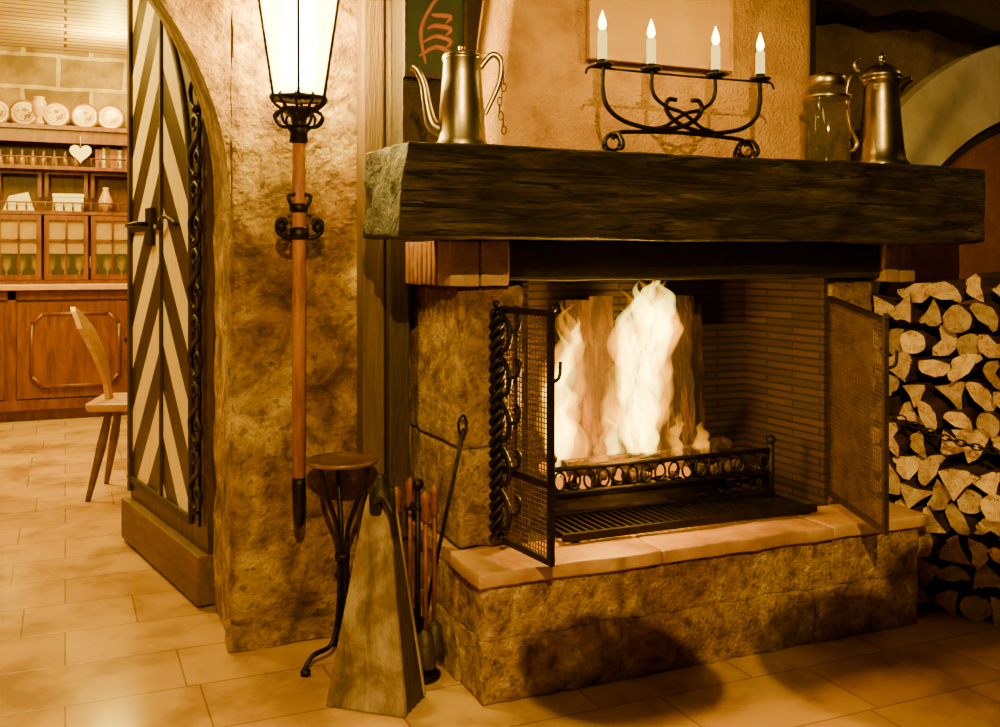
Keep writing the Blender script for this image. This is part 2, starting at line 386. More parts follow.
# ------------------------------------------------------------------ arched door
D=thing('door_1','arched double-door leaf with chevron boards','door',(.415,3.285,0),math.atan2(.947,-.179)); D['kind']=S
W=.95; AH=1.05
arcp=[(W*(1-math.cos(pi/2*(1-i/20))), sp+AH*math.sin(pi/2*(1-i/20))) for i in range(21)]
poly=[(0,.16),(W,.16)]+arcp
M().prism(poly,-.05,0).done('door_leaf',DOORM,D,origin=(0,0,0))
M().box(-.01,W+.01,-.06,.035,.012,.17).done('kick_board',KICK,D,label='brown wooden kick board',bevel=.006)
m=M()
bd=[(W-.80*math.cos(t),.006,1.25+.90*math.sin(t)) for t in [i*pi/2/24 for i in range(25)]]
m.tube([(W-.80,.006,.24)]+bd,.011,6)
m.box(W-.03,W,0,.014,.2,sp+.9); m.box(.15,W-.03,0,.012,.235,.26)
m.box(.502,.518,0,.010,.26,sp+.72)
m.done('door_moulding',TIMBER,D)
m=M()
for i in range(7):
    z=.30+i*.215
    # opposed S-scrolls with curled ends and a leaf bud
    m.tube([(.055,.014,z),(.10,.02,z+.025),(.115,.02,z+.07),(.075,.02,z+.105),(.03,.02,z+.13),(.02,.02,z+.17),(.06,.02,z+.195),(.09,.02,z+.175),(.075,.02,z+.15),(.06,.02,z+.16)],[.005,.008,.009,.008,.008,.008,.006,.005],6,curve=5)
    m.tube([(.055,.014,z),(.02,.02,z+.02),(.012,.02,z+.06),(.04,.02,z+.08),(.06,.02,z+.06),(.045,.02,z+.045)],[.005,.008,.007,.005],6,curve=5)
    m.ball((.056,.02,z+.002),.014)
m.tube([(.05,.01,.25),(.05,.01,1.85)],.006,6)
m.done('iron_scrollwork',IRON,D,label='black wrought-iron scroll band')
m=M(); m.box(.56,.93,.0,.012,1.215,1.24); m.box(.60,.68,.0,.016,1.16,1.30)
m.tube([(.64,.02,1.24),(.64,.06,1.24),(.72,.07,1.235)],.009,8,curve=4)
m.tube([(.3,.01,1.23),(.42,.02,1.26),(.5,.02,1.22),(.56,.01,1.23)],.008,6,curve=4)
m.done('door_latch',IRON,D,label='black iron latch')

# ------------------------------------------------------------------ fireplace
F=thing('fireplace','open stone fireplace with charred oak mantel and stone hearth','fireplace',(1.65,2.55,0))
m=M(); random.seed(3)
m.box(.955,2.365,2.30,2.9,0,.30)
for (z0,z1,cuts) in ((0,.16,[.945,1.34,1.98,2.375]),(.159,.30,[.945,1.62,2.04,2.375])):
    for a,b in zip(cuts,cuts[1:]):
        o=random.uniform(-.003,.003); m.rough(a,b,2.28+o,2.45,z0,z1,.014,.007,18,bev=.007)
    m.rough(.94,1.1,2.45,2.9,z0,z1,.03,.005,12,bev=.006)
m.done('hearth_base',STONE,F,world=True)
m=M(); m.rough(.925,1.45,2.255,2.47,.30,.337,.03,.004,9,bev=.006); m.rough(1.452,2.03,2.255,2.47,.30,.336,.03,.004,9,bev=.006); m.rough(2.032,2.40,2.258,2.47,.30,.337,.03,.004,9,bev=.006)
m.box(.935,1.15,2.47,2.9,.30,.334); m.box(2.19,2.395,2.47,2.9,.30,.334)
m.done('hearth_slab',SLAB,F,world=True)
M().box(1.15,2.19,2.471,2.9,.30,.3345).done('firebox_floor',SOOTF,F,world=True)
def pillar(x0,x1,mat,nm):
    m=M()
    for a,b in ((.337,.60),(.601,1.034)): m.rough(x0,x1,2.47,2.9,a,b,.016,.006,16,bev=.012)
    m.done(nm,mat,F,world=True)
pillar(.958,1.145,STONED,'pillar'); pillar(2.20,2.385,STONED,'pillar')
def capital(x0,x1):
    m=M(); y=2.435; k=0
    n=2
    for i in range(n):
        a=x0+(x1-x0)*i/n; b=x0+(x1-x0)*(i+1)/n
        m.rough(a+.003,b-.003,y,y+.1,1.036,1.157,.04,.003,12,bev=.005,mi=2)
    yy=y+.106
    while yy<2.88:
        m.rough(x0,x0+.06,yy+.004,yy+.032,1.036,1.157,.05,.003,12,bev=.003,mi=0); yy+=.038
    m.box(x0+.010,x1-.008,y+.01,2.9,1.037,1.156,mi=1)
    m.done('brick_capital',[REDB,MORT,PALEB],F,world=True)
capital(.915,1.09); capital(2.395,2.53)
m=M(); m.rough(1.09,2.395,2.452,2.56,1.05,1.157,.06,.003,6,bev=.004); m.box(.96,2.40,2.562,2.9,1.055,1.385)
m.done('lintel',nmat('sooty_lintel',[(.008,.005,.004),(.03,.018,.012)],8,.7,0,.5,30),F,world=True)
def warp(p,v):
    v=v.copy()
    v.z+=.010*noise.noise(Vector((p.x*2.2,p.y*3,0)))
    v.y+=.014*noise.noise(Vector((p.x*1.7,5,p.z*5)))+.005*noise.noise(Vector((p.x*5,5,p.z*60)))
    if p.x<.80: v.x+=-.030*(1.385-p.z)/.23*(1 if p.y<2.4 else .3)+.012*noise.noise(Vector((3,p.y*20,p.z*14)))
    return v
m=M(); m.rough(.728,2.565,2.20,2.562,1.160,1.384,.018,.004,8,bev=.006,warp=warp)
for i,f in enumerate(m.f):
    c=sum((m.v[k] for k in f),Vector())/len(f)
    nrm=(m.v[f[1]]-m.v[f[0]]).cross(m.v[f[2]]-m.v[f[0]])
    if c.x<.80 and nrm.length>0 and abs(nrm.normalized().x)>.6: m.mi[i]=1
m.done('mantel_beam',[BEAM,BEAME],F,world=True,label='dark charred rough-hewn oak beam')
m=M(); m.box(1.145,1.16,2.475,2.885,.335,1.05); m.box(2.186,2.20,2.475,2.885,.335,1.05); m.box(1.16,2.186,2.872,2.885,.335,1.05); m.box(1.16,2.186,2.56,2.872,1.045,1.054)
m.done('firebox_lining',FIREB,F,world=True,label='sooty thin firebrick lining')
m=M(); bz,tz=1.386,2.66
vs=[]; NX,NZ=46,46
for k in range(NZ+1):
    zf=k/NZ; z=bz+(tz-bz)*zf; xl=1.062+.16*zf; xr=2.16+.06*math.sin(zf*3); yf=2.50+.10*zf
    row=[]
    pts=[(xl-.004,2.72)]+[(xl+.0,2.62),(xl+.0,yf+.03),(xl+.02,yf+.006)]
    pts+=[(xl+.04+(xr-xl-.08)*i/NX,yf) for i in range(NX+1)]
    pts+=[(xr-.02,yf+.01),(xr,yf+.035),(xr+.01,2.60),(xr+.012,2.72)]
    for (x,y) in pts:
        p=Vector((x,y,z)); row.append(p+noise.noise_vector(p*4)*.006)
    vs+=row; L=len(row)
fs=[(k*L+i,k*L+i+1,(k+1)*L+i+1,(k+1)*L+i) for k in range(NZ) for i in range(L-1)]
m.add(vs,fs,0,True); m.done('chimney_hood',HOODM,F,world=True,label='ochre roughcast plaster chimney hood')
SCRI=nmat('screen_iron',[(.025,.014,.007),(.07,.038,.018)],20,.45,.6,.3,60)
def screen(nm,segs,z0,z1,scroll=False,drop=0):
    E=bpy.data.objects.new(nm,None); C.objects.link(E); E.parent=F; E.location=Vector((segs[0][0][0],segs[0][0][1],z0))-F.location
    E.empty_display_size=.05
    org=Vector((segs[0][0][0],segs[0][0][1],z0))
    fm=M(); wm=M(); om=M()
    for si,(a,b) in enumerate(segs):
        a=Vector((*a,0)); b=Vector((*b,0)); d=(b-a); L=d.length; d.normalize()
        ang=math.atan2(d.y,d.x); T=Matrix.Translation(a)@Matrix.Rotation(ang,4,'Z')
        for x in (0,L-.016): fm.box(x,x+.016,-.006,.006,z0,z1,T=T)
        for z in (z0,z1-.016,z0+.30*(z1-z0) if scroll else z1-.016): fm.box(.016,L-.016,-.006,.006,z,z+.016,T=T)
        k=int(L/.0125)
        for i in range(1,k): wm.box(i*L/k-.0012,i*L/k+.0012,-.001,.001,z0,z1,T=T)
        k=int((z1-z0)/.0125)
        for i in range(1,k):
            z=z0+(z1-z0)*i/k; wm.box(0,L,-.001,.001,z-.0012,z+.0012,T=T)
        if scroll and si==1:
            for ph in (0,2*pi/3,4*pi/3):
                om.tube([(.012+.014*math.cos(ph+k*.5),-.014+.014*math.sin(ph+k*.5),z0+.01+(z1-z0-.02)*k/90) for k in range(91)],.0075,6,T=T)
            for i in range(5):
                z=z0+.04+i*.115
                om.tube([(.03,-.016,z),(.07,-.018,z+.01),(.085,-.018,z+.05),(.06,-.018,z+.085),(.03,-.016,z+.10)],.007,6,curve=5,T=T)
                om.tube([(.085,-.018,z+.05),(.12,-.016,z+.06),(.13,-.016,z+.09),(.11,-.016,z+.10)],.005,6,curve=5,T=T)
        fm.ball((L,0,z1+.005),.010,T=T)
    if drop:
        A=Vector(segs[0][0]); Lt=(Vector(segs[-1][1])-A).length
        for mm in (fm,wm):
            for v in mm.v:
                u=(Vector((v.x,v.y))-A).length/Lt
                v.z-=drop*u*(v.z-z0)/(z1-z0)
    fm.done('screen_frame',IRON if scroll else SCRI,E,origin=org,loc=(0,0,0)); wm.done('wire_mesh',IRONB,E,origin=org,loc=(0,0,0),label='bronze-brown woven wire mesh')
    if scroll: om.done('twisted_ironwork',IRON,E,origin=org,loc=(0,0,0),label='black twisted iron ornament')
    hd=M(); b=segs[-1][1]; a=segs[-1][0]; v=(Vector(b)-Vector(a)).normalized(); hx,hy=b[0]-v.x*.02,b[1]-v.y*.02; zz=(z0+z1)/2+.13
    nx,ny=-v.y,v.x
    hd.tube([(hx,hy,zz),(hx+nx*.03,hy+ny*.03,zz+.01),(hx+nx*.035,hy+ny*.035,zz+.05)],.005,6,curve=4)
    hd.done('handle',IRON,E,origin=org,loc=(0,0,0))
screen('screen_door',[((1.125,2.455),(1.035,2.405)),((1.04,2.395),(1.068,2.14))],.372,.985,True)
screen('screen_door',[((2.19,2.455),(2.005,2.03))],.372,.995,False,drop=.045)

G=thing('fire_grate','black iron log grate with looped front rail','grate',(1.66,2.6,.336))
m=M()
for i in range(34):
    x=1.24+i*.025; m.box(x,x+.009,2.40,2.60,.350,.362)
m.box(1.23,2.09,2.395,2.41,.345,.366); m.box(1.23,2.09,2.59,2.605,.345,.366)
for x in (1.26,2.05):
    for y in (2.405,2.59): m.box(x,x+.02,y,y+.015,.3365,.35)
m.done('grate_bars',IRON,G,world=True)
m=M()
for z in (.438,.508): m.tube([(1.27,2.55,z),(2.04,2.55,z)],.008,8)
for i in range(16):
    x=1.295+i*.048
    m.tube([(x+.018*math.cos(a),2.55,.473+.026*math.sin(a)) for a in [2*pi*k/12 for k in range(12)]],.004,6,closed=True)
for x in (1.27,2.04):
    m.tube([(x,2.55,.3365),(x,2.55,.535)],.010,8); m.ball((x,2.55,.54),.016)
    m.tube([(x,2.55,.44),(x,2.80,.44)],.008,8); m.tube([(x,2.80,.3365),(x,2.80,.45)],.009,8)
for i in range(12): m.tube([(1.33+i*.06,2.55,.436),(1.33+i*.06,2.80,.43)],.006,6)
m.done('basket_rail',IRON,G,world=True)
m=M(); random.seed(5)
for i in range(150):
    x=random.uniform(1.30,1.98); y=random.uniform(2.57,2.79); r=random.uniform(.010,.022)
    m.ball((x,y,.443+r*.5+random.uniform(0,.02)),r,6,mi=0 if random.random()<(.4 if x<1.8 else .12) else 1)
m.done('ember_bed',[EMBER,CHARR],None,label='glowing embers and charcoal on the grate',cat='embers',kind='stuff')
def burnlog(a,b,r,lbl,seed,half=False):
    random.seed(seed); a=Vector(a);b=Vector(b); m=M(); n=14; N=16
    vs=[];fs=[]; t=(b-a).normalized(); u=Vector((0,1,0)) if abs(t.y)<.9 else Vector((1,0,0)); u=(u-t*u.dot(t)).normalized(); w_=t.cross(u)
    for i in range(N):
        p=a+(b-a)*i/(N-1)
        for j in range(n):
            an=2*pi*j/n; cu,cw=math.cos(an),math.sin(an)
            if half and cu<-.25: cu=-.25
            k=r*(1+.30*noise.noise(Vector((cu*2.4+seed*5,cw*2.4,i*.45))))
            vs.append(p+u*cu*k+w_*cw*k)
    for i in range(N-1):
        for j in range(n): fs.append((i*n+j,i*n+(j+1)%n,(i+1)*n+(j+1)%n,(i+1)*n+j))
    fs.append(list(range(n))); fs.append([(N-1)*n+j for j in range(n)])
    m.add(vs,fs,0,False)
    m.done('burning_log',CHARR,None,label=lbl,cat='log',group='logs burning in the fireplace')
burnlog((1.80,2.70,.465),(1.82,2.76,.99),.060,'tall dark split log standing upright in the fire',1,True)
burnlog((1.90,2.76,.465),(1.91,2.80,.96),.034,'thin charred log leaning upright in the fire',2)
burnlog((1.46,2.73,.465),(1.47,2.78,.98),.050,'split log standing upright among the flames',3,True)
burnlog((1.57,2.77,.465),(1.57,2.81,.99),.048,'split log standing upright behind the flames',4,True)
burnlog((1.35,2.64,.485),(1.90,2.66,.485),.03,'charred log lying across the grate',5)
burnlog((1.45,2.60,.475),(1.98,2.70,.50),.028,'charred log lying across the grate',6)
def tongue(x,y,z,h,r,seed,mat,nm,flat=.6,st=.22):
    m=M(); N=52;n=24;vs=[];fs=[]
    for i in range(N):
        s=i/(N-1); rr=r*(math.sin(pi*(st+(1-st)*s))**.9)*(1+.5*noise.noise(Vector((seed*7,s*5,2))))
        rr=max(rr,.0012)
        w=Vector((noise.noise(Vector((seed,s*3.0,0)))*.12*s*(h/.5)+noise.noise(Vector((seed,s*7,5)))*.03*s,noise.noise(Vector((seed,0,s*3+9)))*.05*s,0))
        for j in range(n):
            a=2*pi*j/n; k=1+.9*noise.noise(Vector((math.cos(a)*1.8+seed*3,math.sin(a)*1.8,s*5*h/.5)))
            vs.append((x+w.x+rr*k*math.cos(a),y+w.y+rr*k*math.sin(a)*flat,z+h*s))
    for i in range(N-1):
        for j in range(n): fs.append((i*n+j,i*n+(j+1)%n,(i+1)*n+(j+1)%n,(i+1)*n+j))
    fs.append(list(range(n))); fs.append([(N-1)*n+j for j in range(n)])
    m.add(vs,fs,0,True); return m.done(nm,mat,FI,world=True)
FI=thing('fire','tall yellow-orange flames burning above the grate','fire',(1.6,2.66,.45))
for (x,y,z,h,r,sd,st) in [(1.345,2.66,.46,.44,.034,1,.2),(1.37,2.67,.46,.30,.034,2,.2),(1.36,2.65,.64,.30,.026,22.5,.05),
  (1.64,2.65,.46,.59,.042,4.4,.10),(1.62,2.68,.50,.50,.050,9.2,.06),(1.66,2.66,.60,.44,.044,14.4,.04),(1.69,2.66,.74,.31,.046,19.9,.03),(1.59,2.66,.62,.34,.036,31.3,.04),(1.64,2.64,.46,.34,.034,8.1,.2),(1.59,2.64,.46,.26,.028,6.7,.2),(1.53,2.66,.46,.18,.022,25.3,.2),(1.66,2.66,.80,.25,.040,41.7,.03)]:
    tongue(x,y,z,h,r,sd,VC,'flame',st=st)
for (x,y,z,h,r,sd,st) in [(1.355,2.66,.46,.52,.052,1,.2),(1.41,2.68,.46,.28,.032,2.4,.2),(1.60,2.66,.46,.56,.060,3.1,.1),(1.65,2.65,.46,.61,.062,4.4,.1),(1.70,2.66,.60,.42,.046,5.6,.04),(1.53,2.66,.46,.34,.032,6.7,.2),(1.84,2.64,.48,.12,.024,6.1,.2),(1.64,2.68,.60,.45,.066,11.2,.04),(1.47,2.62,.47,.16,.024,12.7,.2),(1.40,2.64,.62,.36,.022,15.1,.05),(1.72,2.66,.72,.33,.032,16.3,.04),(1.74,2.63,.48,.16,.024,17.9,.2),(1.57,2.66,.68,.34,.032,33.3,.04)]:
    tongue(x,y,z,h,r,sd,VO,'flame',st=st)

# ------------------------------------------------------------------ candelabra on the mantel
MZ=1.386
KX=1.515
K=thing('candelabra','black wrought-iron four-arm candelabra standing on the mantel','candelabra',(KX,2.275,MZ))
m=M(); px=[-.236,-.088,.118,.268]; pz=.222
for x in px:
    M().lathe([(.004,-.004),(.026,0),(.030,.006),(.028,.007),(.012,.004),(.012,.018),(.010,.018)],(x,0,pz)).done('drip_pan',IRON,K)
m.tube([(-.285,0,pz-.022),(-.275,0,pz-.006),(-.236,0,pz-.004),(0,0,pz-.006),(.268,0,pz-.004),(.305,0,pz-.006),(.315,0,pz-.022)],.0035,6,curve=6)
cc=.015
for sgn,xo,xi in ((-1,px[0],px[1]),(1,px[3],px[2])):
    o_=abs(xo-cc); i_=abs(xi-cc)
    q=lambda a,z:(cc+sgn*a,.004*sgn,z)
    m.tube([q(o_,pz),q(o_+.002,.165),q(o_-.012,.118),q(o_-.055,.086),q(.13,.070),q(.07,.068),q(.01,.078),q(-.035,.100),q(-.055,.128),q(-.045,.150),q(-.022,.150)],.0065,8,curve=6)
    m.tube([q(i_,pz),q(i_+.001,.180),q(i_-.012,.150),q(.055,.128),q(.015,.118),q(-.020,.100),q(-.055,.078),q(-.09,.070)],.0055,8,curve=6)
m.tube([(-.205,0,.035),(-.19,0,.052),(-.12,0,.058),(0,0,.062),(.12,0,.058),(.205,0,.052),(.22,0,.035)],.006,8,curve=5)
for x in (-.205,.22):
    for ys in (-1,1):
        m.tube([(x,0,.05),(x,ys*.03,.045),(x,ys*.052,.02),(x,ys*.045,.006),(x,ys*.032,.010),(x,ys*.035,.02)],.0055,8,curve=5)
    m.tube([(x+.022*math.cos(a),0,.025+.020*math.sin(a)) for a in [2*pi*k/14 for k in range(14)]],.005,6,closed=True)
m.done('candelabra_frame',IRON,K)
for i,x in enumerate(px):
    hgt=[.074,.066,.066,.062][i]
    c=thing('candle','short lit wax candle in the iron candelabra','candle',(KX+x,2.275,MZ+pz+.019),group='lit candles on the candelabra')
    M().lathe([(.0125,0),(.0125,hgt*.9),(.010,hgt),(.002,hgt-.002)],n=16).done('wax_stick',WAX,c)
    M().tube([(0,0,hgt-.003),(.001,0,hgt+.008)],.001,6).done('wick',IRON,c)
    M().lathe([(.001,0),(.008,.005),(.011,.015),(.0085,.028),(.0035,.043),(.0005,.052)],(0,0,hgt+.000),14).done('flame',CFLAME,c)
P=thing('coffee_pot','tall tapered pewter coffee pot on the mantel','coffee pot',(.915,2.345,MZ),math.radians(-22))
M().lathe([(.066,0),(.068,.008),(.060,.02),(.056,.10),(.050,.17),(.047,.215),(.050,.222),(.050,.228),(.044,.232)],n=36).done('pot_body',PEWTER,P)
M().lathe([(.050,0),(.047,.006),(.025,.012),(.008,.016),(.008,.020),(.010,.024),(.006,.030),(.001,.031)],(0,0,.229),30).done('lid',PEWTER,P)
M().tube([(-.05,0,.045),(-.075,0,.06),(-.088,0,.11),(-.096,0,.16),(-.112,0,.195),(-.125,0,.205)],[.020,.016,.012,.010,.009,.011],12,curve=5).done('spout',PEWTER,P)
M().tube([(.045,0,.20),(.075,0,.235),(.098,0,.22),(.095,0,.17),(.075,0,.12),(.058,0,.085)],[.006,.008,.008,.007,.006,.006],10,curve=6).done('handle',PEWTER,P)
m=M()
for i in range(9):
    z=.19-i*.018; T=Matrix.Translation((.100+.006*math.sin(i),0,z))@Matrix.Rotation(i*pi/2,4,'Z')
    m.tube([(.006*math.cos(a),0,.011*math.sin(a)) for a in [2*pi*k/10 for k in range(10)]],.0016,5,closed=True,T=T)
m.done('chain',IRON,P,label='thin black hanging chain')
J=thing('glass_jar','clear glass canister with tin lid on the mantel','jar',(2.075,2.335,MZ))
M().lathe([(.058,0),(.064,.004),(.066,.02),(.066,.20),(.058,.222),(.048,.232)],n=36).done('jar_body',GLASS,J)
M().lathe([(.050,.230),(.055,.236),(.055,.258),(.050,.266),(.02,.270),(.016,.276),(.002,.278)],n=36).done('lid',PEWTER,J)
M().lathe([(.0675,.196),(.069,.198),(.069,.204),(.0675,.206)],n=36).done('rim_band',PEWTER,J)
P=thing('flagon','tall pewter lidded flagon with curved handle on the mantel','flagon',(2.285,2.335,MZ),math.radians(-20))
M().lathe([(.080,0),(.082,.012),(.072,.025),(.066,.06),(.058,.14),(.054,.20),(.050,.25),(.054,.262),(.058,.268),(.056,.274)],n=36).done('flagon_body',PEWTER,P)
M().lathe([(.060,0),(.058,.010),(.045,.028),(.02,.042),(.008,.048),(.010,.058),(.013,.064),(.006,.074),(.001,.078)],(0,0,.275),30).done('lid',PEWTER,P)
M().tube([(-.05,0,.25),(-.075,0,.285),(-.10,0,.27),(-.11,0,.21),(-.10,0,.13),(-.078,0,.075),(-.095,0,.05)],[.007,.009,.009,.008,.008,.007,.006],10,curve=6).done('handle',PEWTER,P)
M().tube([(.045,0,.235),(.07,0,.262),(.092,0,.272)],[.02,.014,.010],10,curve=5).done('spout',PEWTER,P)
m=M(); m.box(-.075,-.04,-.008,.008,.278,.290); m.tube([(-.07,0,.285),(-.085,0,.315),(-.07,0,.335)],.006,8,curve=4); m.done('thumb_lever',PEWTER,P)

P=thing('painting','dark green painting with red curled motif on the wall','painting',(.965,2.69,1.62))
M().box(-.088,.088,-.012,.0,0,.46).done('canvas',GREEN,P)
m=M()
for x0,x1,z0,z1 in ((-.094,-.084,0,.46),(.084,.094,0,.46),(-.084,.084,0,.012),(-.084,.084,.448,.46)): m.box(x0,x1,-.02,-.0,z0,z1)
m.done('frame',TIMBER,P)
m=M()
for k in range(4):
    m.tube([(-.05+.012*k,-.014,.06+.04*k),(.0,-.014,.09+.03*k),(.045,-.014,.075+.035*k),(.03,-.014,.055+.035*k)],[.003,.008,.008,.002],6,curve=5,flat=.3)
m.tube([(-.03,-.014,.04),(-.045,-.014,.13),(-.01,-.014,.21),(.03,-.014,.25)],[.004,.007,.006,.003],6,curve=5,flat=.3)
m.done('red_motif',REDP,P)
P=thing('framed_picture','faded ochre canvas in a thin frame on the chimney hood','picture',(1.60,2.50,1.685))
M().box(-.235,.235,-.012,-.004,0,.5).done('canvas',OCHREP,P)
m=M()
for x0,x1,z0,z1 in ((-.245,-.235,-.01,.51),(.235,.245,-.01,.51),(-.235,.235,-.01,0),(-.235,.235,.5,.51)): m.box(x0,x1,-.018,.0,z0,z1)
m.done('frame',OAK,P)

# ------------------------------------------------------------------ processional lantern on pole
L=thing('pole_lantern','lit glass and iron lantern on a reddish wooden pole','lantern',(.591,2.75,.366))
m=M(); m.tube([(0,0,.10),(0,0,.5),(0,0,.9),(0,0,1.09)],[.017,.019,.019,.017],14); m.done('pole',POLEW,L)
M().lathe([(.004,0),(.012,.01),(.016,.03),(.019,.10),(.020,.12),(.018,.14)]).done('pole_tip',IRON,L,label='black iron pole ferrule')
m=M()
m.lathe([(.021,0),(.028,.005),(.028,.03),(.021,.035)],(0,0,.795)); m.lathe([(.021,0),(.026,.005),(.026,.02),(.021,.025)],(0,0,.87))
m.tube([(0,.02,.82),(0,.08,.82),(0,.15,.82)],.012,8)
for sx in (-1,1):
    m.tube([(0,-.0,.81),(sx*.03,-.01,.80),(sx*.058,-.01,.815),(sx*.06,-.01,.845),(sx*.042,-.01,.85),(sx*.038,-.01,.835)],.007,8,curve=5)
    m.ball((sx*.05,-.01,.83),.016)
    m.tube([(0,-.0,.87),(sx*.022,-.01,.89),(sx*.03,-.01,.915),(sx*.012,-.01,.92)],.006,8,curve=5)
m.done('wall_bracket',IRON,L,label='black iron scrolled wall bracket')
m=M(); m.lathe([(.018,1.06),(.026,1.065),(.024,1.09),(.034,1.10),(.020,1.105),(.022,1.13),(.05,1.15),(.052,1.158)])
for i in range(10):
    a=2*pi*i/10; c,s_=math.cos(a),math.sin(a)
    m.tube([(c*.024,s_*.024,1.105),(c*.055,s_*.055,1.11),(c*.068,s_*.068,1.135),(c*.05,s_*.05,1.15)],.004,6,curve=5)
    m.tube([(c*.05,s_*.05,1.155),(c*.068,s_*.068,1.17),(c*.078,s_*.078,1.185),(c*.07,s_*.07,1.195)],.004,6,curve=5)
m.done('crown_basket',IRON,L,label='scrolled black iron crown below the lantern')
fr=M(); gl=M(); z0,z1=1.185,1.62; r0,r1=.078,.15
for i in range(6):
    a=2*pi*i/6+.3; b=2*pi*(i+1)/6+.3
    p=lambda r,t,z:(r*math.cos(t),r*math.sin(t),z)
    fr.tube([p(r0,a,z0),p(r1,a,z1)],.0045,6); fr.tube([p(r0,a,z0),p(r0,b,z0)],.006,6); fr.tube([p(r1,a,z1),p(r1,b,z1)],.007,6)
    gl.add([p(r0*.98,a,z0),p(r0*.98,b,z0),p(r1*.98,b,z1),p(r1*.98,a,z1)],[(0,1,2,3)])
    fr.tube([p(r1,a,z1),p(.06,a,z1+.12)],.006,6)
fr.lathe([(.078,1.182),(.078,1.19),(.02,1.192)],n=6,rot=.3); fr.lathe([(.065,1.735),(.05,1.76),(.01,1.80)],n=12)
fr.done('lantern_frame',IRON,L); gl.done('lantern_glass',GLASSL,L)
for sx in (-.03,.0,.03):
    M().lathe([(.010,0),(.018,.03),(.021,.10),(.016,.22),(.006,.32)],(sx,.01*(sx==0),1.22),14).done('bulb',BULB,L)

# ------------------------------------------------------------------ iron stand table
T_=thing('plant_stand','small round copper-topped table on curved black tripod legs','side table',(.70,2.70,0))
M().lathe([(.088,.545),(.097,.547),(.100,.556),(.096,.559),(.092,.553),(.01,.552)],n=36).done('table_top',nmat('worn_copper',[(.14,.065,.022),(.38,.20,.075)],14,.35,.5,.3,50),T_)
m=M()
for k in range(3):
    a=math.radians(205+120*k); c,s_=math.cos(a),math.sin(a)
    m.tube([(c*.075,s_*.075,.545),(c*.06,s_*.06,.48),(c*.02,s_*.02,.38),(c*.012,s_*.012,.30),(c*.012,s_*.012,.16),(c*.035,s_*.035,.06),(c*.10,s_*.10,.045),(c*.13,s_*.13,.012),(c*.115,s_*.115,.006)],.007,8,curve=5)
    m.lathe([(.014,0),(.014,.012),(.01,.016)],(c*.125,s_*.125,0),12)
m.lathe([(.018,.28),(.022,.29),(.018,.30)]); m.done('tripod_legs',IRON,T_)

# ------------------------------------------------------------------ bellows
B=thing('bellows','large tapered weathered grey-brown wooden bellows standing upright on end','bellows',(.700,2.402,0),math.radians(-42))
ol=[(-.108,0),(.108,0),(.030,.49),(.022,.515),(-.026,.515),(-.034,.49)]
def loft(offs,sc):
    m=M(); vs=[];k=len(ol);fs=[]
    for (yb,yt),s in zip(offs,sc):
        for x,z in ol: vs.append((x*s,yb+(yt-yb)*z/.53,z*(.99 if s<1 else 1)+.002))
    nn=len(offs)
    for i in range(nn-1):
        for j in range(k): fs.append((i*k+j,i*k+(j+1)%k,(i+1)*k+(j+1)%k,(i+1)*k+j))
    fs.append(list(range(k))); fs.append([(nn-1)*k+j for j in range(k)])
    m.add(vs,fs); return m
loft([(-.045,.030),(-.030,.043)],[1,1]).done('front_board',BOARD,B,bevel=.003)
loft([(.075,.065),(.088,.077)],[1,1]).done('rear_board',BOARD,B,bevel=.003)
offs=[];sc=[]
for k in range(9):
    f=k/8; offs.append((-.0295+.104*f,.0435+.0212*f)); sc.append(.985 if k%2==0 else .955)
loft(offs,sc).done('leather_pleats',LEATHER,B)
M().lathe([(.036,.465),(.038,.47),(.034,.525),(.018,.54),(.012,.555),(.009,.56)],(-.003,.055,0),20).done('nozzle',IRON,B,label='dark iron nozzle cap')
m=M(); m.tube([(.0,.02,.50),(.03,-.01,.52),(.06,-.02,.49),(.065,-.01,.43)],.009,8,curve=5); m.done('handle',IRON,B)

T_=thing('fire_tool_stand','black iron stand for fireplace tools beside the hearth','tool stand',(.858,2.52,0))
m=M(); m.lathe([(.060,0),(.062,.008),(.05,.016),(.02,.022),(.014,.04)],n=28)
m.tube([(0,0,.02),(0,0,.30),(0,0,.50)],.008,8); m.ball((0,0,.51),.016)
m.tube([(-.05,0,.43),(-.04,0,.45),(0,0,.445),(.04,0,.45),(.05,0,.43)],.005,6,curve=5); m.tube([(0,-.06,.43),(0,-.045,.45),(0,0,.445),(0,.045,.45),(0,.06,.43)],.005,6,curve=5)
m.done('stand_frame',IRON,T_)
def tool(nm,lbl,loc,head,mat=IRON):
    e=thing(nm,lbl,nm.replace('_',' '),loc,group='fire irons by the hearth')
    M().tube([(0,0,.12),(0,0,.42)],.006,8).done('shaft',mat,e)
    m=M(); m.lathe([(.006,.0),(.012,.015),(.010,.05),(.014,.07),(.004,.085)],(0,0,.40),14); m.done('grip',RUST,e)
    m=M()
    if head=='shovel':
        m.prism([(-.035,.03),(.035,.03),(.035,.10),(.015,.13),(-.015,.13),(-.035,.10)],-.003,.003); 
        m.box(-.038,-.034,-.012,.004,.03,.10); m.box(.034,.038,-.012,.004,.03,.10)
    else:
        m.lathe([(.028,.03),(.026,.06),(.02,.11),(.008,.125)],n=18)
    m.done('shovel_blade' if head=='shovel' else 'brush_head',IRON if head=='shovel' else LEATHER,e)
tool('fire_shovel','black iron fire shovel hanging on the tool stand',(.805,2.535,.02),'shovel')
tool('hearth_brush','dark hearth brush with rusty shaft on the tool stand',(.858,2.458,.02),'brush',RUST)
tool('hearth_brush','second dark hearth brush hanging on the tool stand',(.903,2.515,.02),'brush',RUST)
tool('fire_shovel','rusty fire shovel hanging at the rear of the tool stand',(.858,2.585,.03),'shovel',RUST)
